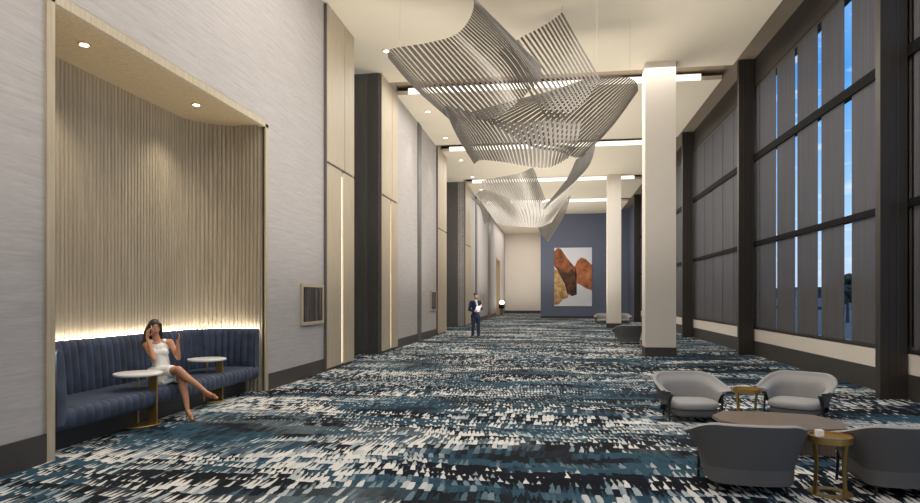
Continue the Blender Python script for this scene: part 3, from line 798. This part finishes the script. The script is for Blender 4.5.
# long dark hair
bm = NB(); r_, f_, u_ = frame_from(V((.72, -.69, -.05)))
oball(bm, hc + u_ * .034 - f_ * .022, (.082, .092, .088), r_, f_, u_, 20)
for q in (-1, 1):
    chain(bm, [(hc + r_ * q * .062 + u_ * .05 + f_ * .01, .028), (hc + r_ * q * .078 - u_ * .03 - f_ * .035, .03), (hc + r_ * q * .085 - u_ * .12 - f_ * .05, .032), (hc + r_ * q * .09 - u_ * .22 - f_ * .03, .026), (hc + r_ * q * .085 - u_ * .28 - f_ * .015, .014)])
chain(bm, [(hc - f_ * .07, .06), (hc - f_ * .085 - u_ * .12, .062), (hc - f_ * .08 - u_ * .22, .05), (hc - f_ * .07 - u_ * .29, .025)])
chain(bm, [(hc - f_ * .06 + r_ * .05, .05), (hc - f_ * .075 + r_ * .06 - u_ * .14, .052), (hc - f_ * .05 + r_ * .075 - u_ * .27, .03)])
chain(bm, [(hc + r_ * .06 - f_ * .03, .045), (hc + r_ * .10 - u_ * .10 - f_ * .03, .045), (hc + r_ * .125 - u_ * .20 - f_ * .01, .038), (hc + r_ * .12 - u_ * .29, .018)])
remeshed('hair', bm, M['hair_w'], wm, .007, 2)
face(wm, hc, V((.72, -.69, -.05)), V((0, 0, 1)), .93, M['hair_w'])
for a_, t_ in ((ankT, toeT), (ankB, toeB)):
    d_ = (t_ - a_).normalized(); h_ = a_ - d_ * .03 - V((0, 0, .03))
    bm = NB(); dn = V((0, 0, -.016)) if a_ is ankT else V((0, 0, -.012))
    chain(bm, [(h_ + dn, .022), (a_.lerp(t_, .5) + dn * 1.6, .018), (t_ + dn * .6, .016)], 10)
    cap(bm, t_ - d_ * .035 + V((0, 0, .006)), .0215, t_ - d_ * .06 + V((0, 0, .008)), .024, 10)
    hb = h_ + dn - V((0, 0, .01)); ft = hb - V((0, 0, .085)) if a_ is ankT else V((hb.x, hb.y, .004))
    cap(bm, hb, .012, ft, .005, 8)
    link('shoe', bm, M['shoe_w'], wm, True)
ph = NB(); box(ph, -.036, .036, -.005, .005, -.072, .072, .004)
phn = link('phone', ph, M['phone']); phn.location = wrR + V((.03, .045, .095)); phn.rotation_euler = (.1, .3, math.atan2(-.69, .72))
tag(phn, 'white phone held to the seated woman\'s ear', 'phone')

# --- standing man
mp = fp(475.5, 338.5); mp.z = 0
mn = thing('person', 'bearded man in a navy blazer and dark jeans standing on the carpet, looking at papers', 'person', tuple(mp))
mf = V((.55, -.83, 0)).normalized(); mr = mf.cross(V((0, 0, 1))).normalized()
def Q(f, r, z): return mf * f + mr * r + V((0, 0, z))
bm = NB()
pelm = Q(0, 0, .93)
chain(bm, [(pelm, .13), (Q(0, 0, 1.08), .125), (Q(.01, 0, 1.25), .14), (Q(0, 0, 1.38), .11), (Q(0, 0, 1.5), .058), (Q(.015, 0, 1.57), .055)])
cap(bm, Q(0, .155, 1.42), .06, Q(0, -.155, 1.42), .06)
mh = Q(.03, 0, 1.665); mhf = (mf + V((.25, 0, -.22))).normalized()
head(bm, mh, mhf, V((0, 0, 1)), 1.0)
LEG = [(Q(0, .095, .90), Q(.02, .11, .50), Q(-.02, .12, .09)), (Q(0, -.095, .90), Q(.05, -.10, .50), Q(.05, -.11, .09))]
for a_, k_, n_ in LEG: chain(bm, [(a_, .074), (a_.lerp(k_, .5), .070), (k_, .054), (k_.lerp(n_, .3) - mf * .012, .054), (n_, .036)]); chain(bm, [(n_, .036), (n_ + mf * .13 - V((0, 0, .05)), .03)])
armR = (Q(0, .19, 1.41), Q(-.04, .25, 1.13), Q(.16, .13, 1.06)); armL = (Q(0, -.19, 1.41), Q(.02, -.26, 1.14), Q(.24, -.13, 1.24))
for s_, e_, w_ in (armR, armL): chain(bm, [(s_, .052), (s_.lerp(e_, .5), .046), (e_, .04), (w_, .026)])
hand(bm, armR[2], Q(.8, -.6, .1), Q(-.2, -.6, .7), V((0, 0, 1)), .8); hand(bm, armL[2], Q(.75, .5, .35), Q(-.1, .6, .5), V((0, 0, 1)), .8)
remeshed('body', bm, M['skin_m'], mn, .009, 2)
bm = NB()
chain(bm, [(Q(0, 0, .90), .135), (Q(0, 0, 1.08), .142), (Q(.005, 0, 1.25), .158), (Q(-.01, 0, 1.36), .13)])
cap(bm, Q(0, .16, 1.41), .075, Q(0, -.16, 1.41), .075); cap(bm, Q(0, .075, .88), .118, Q(0, -.075, .88), .118)
for s_, e_, w_ in (armR, armL): chain(bm, [(s_, .07), (s_.lerp(e_, .5), .062), (e_, .056), (e_.lerp(w_, .9), .042)])
jk = remeshed('jacket', bm, M['jacket'], mn, .01, 2)
bm = NB(); oball(bm, Q(.118, 0, 1.29), (.045, .04, .17), mr, mf, V((0, 0, 1)), 16); cap(bm, Q(-.005, 0, 1.485), .064, Q(.055, 0, 1.40), .062); link('shirt', bm, M['shirt'], mn, True)
bm = NB()
for a_, k_, n_ in LEG: chain(bm, [(a_ , .094), (a_.lerp(k_, .5), .085), (k_, .068), (n_ + V((0, 0, .0)), .055)])
cap(bm, Q(0, .05, .90), .09, Q(0, -.05, .90), .09); remeshed('jeans', bm, M['denim'], mn, .01, 2)
for a_, k_, n_ in LEG:
    bm = NB(); chain(bm, [(V((n_.x, n_.y, .055)) - mf * .03, .045), (V((n_.x, n_.y, .05)) + mf * .08, .043), (V((n_.x, n_.y, .04)) + mf * .17, .034)]); sh = link('shoe', bm, M['shoe_m'], mn, True)
    bm = NB(); rod(bm, (n_.x, n_.y, .0), (n_.x, n_.y, .018), .045); box(bm, -.01, .01, -.01, .01, 0, .018)
    bmesh.ops.transform(bm, matrix=Matrix.Identity(4), verts=bm.verts[:])
    bm.free(); bm = NB(); g = bmesh.ops.create_cone(bm, cap_ends=True, segments=24, radius1=1, radius2=1, depth=.016)
    ctr = V((n_.x, n_.y, .008)) + mf * .07
    R = Matrix((mr, mf, V((0, 0, 1)))).transposed().to_4x4()
    bmesh.ops.transform(bm, matrix=Matrix.Translation(ctr) @ R @ Matrix.Diagonal((.045, .14, 1, 1)), verts=g['verts']); link('sole', bm, M['sole'], sh, True, 40)
bm = NB(); r_, f_, u_ = frame_from(mhf)
oball(bm, mh + u_ * .05 - f_ * .02, (.080, .092, .075), r_, f_, u_, 18); oball(bm, mh + u_ * .08 + f_ * .045, (.055, .04, .03), r_, f_, u_, 12); link('hair', bm, M['hair_m'], mn, True)
bm = NB()
for k_ in range(2):                                      # lapels
    q_ = (-1, 1)[k_]; lb = NB(); pts_ = [Q(.135, q_ * .012, 1.10), Q(.150, q_ * .045, 1.24), Q(.135, q_ * .075, 1.36), Q(.05, q_ * .085, 1.47)]
    chain(lb, [(p_, .016) for p_ in pts_], 8); link('lapel', lb, M['jacket'], jk, True)
oball(bm, mh - u_ * .080 + f_ * .042, (.054, .050, .034), r_, f_, u_, 14)
for q_ in (-1, 1): chain(bm, [(mh - u_ * .08 + f_ * .03 + r_ * q_ * .035, .022), (mh - u_ * .03 + f_ * .005 + r_ * q_ * .060, .016), (mh + u_ * .02 + r_ * q_ * .066, .013)], 8)
link('beard', bm, M['hair_m'], mn, True)
face(mn, mh, mhf, V((0, 0, 1)), 1., M['hair_m'])
bm = NB(); box(bm, -.10, .10, -.002, .002, -.14, .14); surfp = link('papers', bm, M['paper'])
surfp.location = mp + Q(.27, .03, 1.16); surfp.rotation_euler = (math.radians(-35), 0, math.atan2(mf.y, mf.x) - PI / 2)
tag(surfp, 'white sheets of paper in the standing man\'s hands', 'paper')

# ------------------------------------------------------------------ far console with lamp
cs = thing('console_table', 'small dark console on a brown pedestal in the far doorway of the left wall', 'table', (XL + .35, 55.6, 0))
link('pedestal', B(-.16, .16, -.35, .35, 0, .62, .01), M['table_wood'], cs); link('top', B(-.22, .22, -.5, .5, .62, .95, .02), M['black'], cs)
lp = thing('table_lamp', 'round glowing lamp on the console in the far doorway', 'lamp', (XL + .35, 55.6, .95))
bm = NB(); cyl(bm, 0, 0, 0, .03, .12); link('base', bm, M['brass'], lp, True, 40)
bm = NB(); ball(bm, (0, 0, .19), (.22, .3, .17), 20); link('lamp_shade', bm, M['spot_led'], lp, True)

# ------------------------------------------------------------------ outside
struct(link('ground', B(XR + 1, 260, -60, 300, -.6, -.5), plain('asphalt', lin(58, 62, 70), .9)))
def mk_bld(c):
    n = NT('facade', .7); p = n.pos()
    u = n.ma('FRACT', n.ma('DIVIDE', n.ma('ADD', p[0], p[1]), 3.)); v = n.ma('FRACT', n.ma('DIVIDE', p[2], 3.2))
    m_ = n.ma('MULTIPLY', n.ma('GREATER_THAN', u, .35), n.ma('GREATER_THAN', v, .45))
    n.col(n.mix(m_, c, lin(40, 52, 70))); return n.m
for i, (x, y, w, d, h, lab) in enumerate([(62, 96, 16, 14, 3.6, 'low grey building seen through the nearest window gaps'), (95, 190, 26, 20, 6, 'larger pale building far beyond the windows'), (46, 120, 10, 12, 3.4, 'small dusky building seen low between the shades')]):
    b_ = thing('building', lab, 'building', (x, y, -.5))
    link('walls', B(-w / 2, w / 2, -d / 2, d / 2, 0, h), mk_bld(lin(96 + 14 * i, 102 + 12 * i, 118 + 8 * i)), b_)
    link('roof', B(-w / 2 - .3, w / 2 + .3, -d / 2 - .3, d / 2 + .3, h, h + .4), M['plinth'], b_)
leafm = plain('dusk_foliage', lin(46, 60, 46), .9, var=.4, scale=2.)
tr = thing('tree', 'dark leafy tree outside, seen through the widest window gap', 'tree', (24.0, 56.5, -.5)); tr.scale = (.85, .85, .75)
bm = NB(); rod(bm, (0, 0, 0), (0, 0, 2.6), .18, .1); link('trunk', bm, M['bronze'], tr)
bm = NB()
for k in range(90):
    a = random.uniform(0, 2 * PI); q = random.uniform(0, 1); z = 2.2 + 3. * q; rad = 1.5 * math.sin(PI * (.15 + .8 * q)) * random.uniform(.3, 1)
    g = bmesh.ops.create_icosphere(bm, subdivisions=1, radius=random.uniform(.18, .4)); bmesh.ops.translate(bm, verts=g['verts'], vec=(rad * math.cos(a), rad * math.sin(a), z))
link('foliage', bm, leafm, tr)

# ------------------------------------------------------------------ world: dusk sky
w = bpy.data.worlds.new('dusk_sky'); sc.world = w; w.use_nodes = True; nt = w.node_tree; nt.nodes.clear()
def wn(t_, **k):
    n_ = nt.nodes.new(t_)
    for a_, b_ in k.items(): setattr(n_, a_, b_)
    return n_
tc = wn('ShaderNodeTexCoord'); sp = wn('ShaderNodeSeparateXYZ'); nt.links.new(tc.outputs['Generated'], sp.inputs[0])
ra = wn('ShaderNodeValToRGB'); nt.links.new(sp.outputs[2], ra.inputs[0])
for e, (p_, c_) in zip([ra.color_ramp.elements[0], ra.color_ramp.elements[1], ra.color_ramp.elements.new(.12), ra.color_ramp.elements.new(.3)],
                       [(0., lin(196, 200, 206)), (.75, lin(38, 92, 158)), (.12, lin(160, 190, 212)), (.30, lin(78, 144, 200))]):
    e.position = p_; e.color = (*c_, 1)
no = wn('ShaderNodeTexNoise'); mp_ = wn('ShaderNodeMapping'); mp_.inputs['Scale'].default_value = (3, 3, 14); nt.links.new(tc.outputs['Generated'], mp_.inputs[0]); nt.links.new(mp_.outputs[0], no.inputs['Vector']); no.inputs['Detail'].default_value = 5
cr_ = wn('ShaderNodeValToRGB'); nt.links.new(no.outputs['Fac'], cr_.inputs[0]); cr_.color_ramp.elements[0].position = .56; cr_.color_ramp.elements[1].position = .72
mx = wn('ShaderNodeMix', data_type='RGBA'); nt.links.new(cr_.outputs[0], mx.inputs[0]); nt.links.new(ra.outputs[0], mx.inputs[6]); mx.inputs[7].default_value = (.62, .66, .72, 1)
bg = wn('ShaderNodeBackground'); bg.inputs[1].default_value = 1.7; nt.links.new(mx.outputs[2], bg.inputs[0]); wo = wn('ShaderNodeOutputWorld'); nt.links.new(bg.outputs[0], wo.inputs[0])

# ------------------------------------------------------------------ lamps and added fill lights
def area(name, loc, rot, sx, sy, power, col=(1, .95, .88), spread=None):
    l = bpy.data.lights.new(name, 'AREA'); l.shape = 'RECTANGLE'; l.size = sx; l.size_y = sy; l.energy = power; l.color = col
    if spread: l.spread = math.radians(spread)
    o = bpy.data.objects.new(name, l); C.objects.link(o); o.location = loc; o.rotation_euler = rot; o.visible_camera = False
    return o
def spot(name, loc, tgt, power, ang, blend=.6, col=(1, .88, .7), rad=.04):
    l = bpy.data.lights.new(name, 'SPOT'); l.energy = power; l.spot_size = math.radians(ang); l.spot_blend = blend; l.color = col; l.shadow_soft_size = rad
    o = bpy.data.objects.new(name, l); C.objects.link(o); o.location = loc; o.rotation_euler = (Vector(tgt) - Vector(loc)).to_track_quat('-Z', 'Y').to_euler(); return o
for y, e in ((1.5, 240), (9.5, 400), (19.5, 430), (30, 420), (41, 420)):
    area('overhead_fill', (-.3, y, 7.85), (0, 0, 0), 8.0, 5., e)  # added unseen fill below the ceiling, not a fixture of the hall
for y in (2, 12, 22, 32, 43):
    area('bounce_fill', (-.4, y, .6), (PI, 0, 0), 4.4, 6., 400, (1, .94, .84), 150)  # added unseen fill facing up, stands in for bounce off the carpet
area('bounce_fill', (-3, 57, .6), (PI, 0, 0), 3.0, 10., 150); area('overhead_fill', (-3, 57, 7.8), (0, 0, 0), 3.0, 10., 300)  # same added fill pair for the far end of the hall
spot('soffit_spot', (-5.44, 6.66, AZ - .05), (-5.9, 6.66, 1), 75, 95, 1.)
spot('soffit_spot', (-5.44, 9.0, AZ - .05), (-5.9, 9.0, 1), 75, 95, 1.)
for y in (15.9, 21.3, 24.9, 29.1, 33.2, 37.2):
    spot('wall_spot', (-4.3, y, ZC - .05), (-4.9, y, 0), 110, 60)

sc.view_settings.view_transform = 'Standard'; sc.view_settings.look = 'None'
sc.view_settings.exposure = 0.; sc.view_settings.gamma = 1.
sc.cycles.max_bounces = 6; sc.cycles.diffuse_bounces = 4; sc.cycles.transparent_max_bounces = 12
sc.cycles.sample_clamp_indirect = 4.
try: sc.cycles.use_denoising = True; sc.cycles.denoiser = 'OPENIMAGEDENOISE'
except Exception: pass
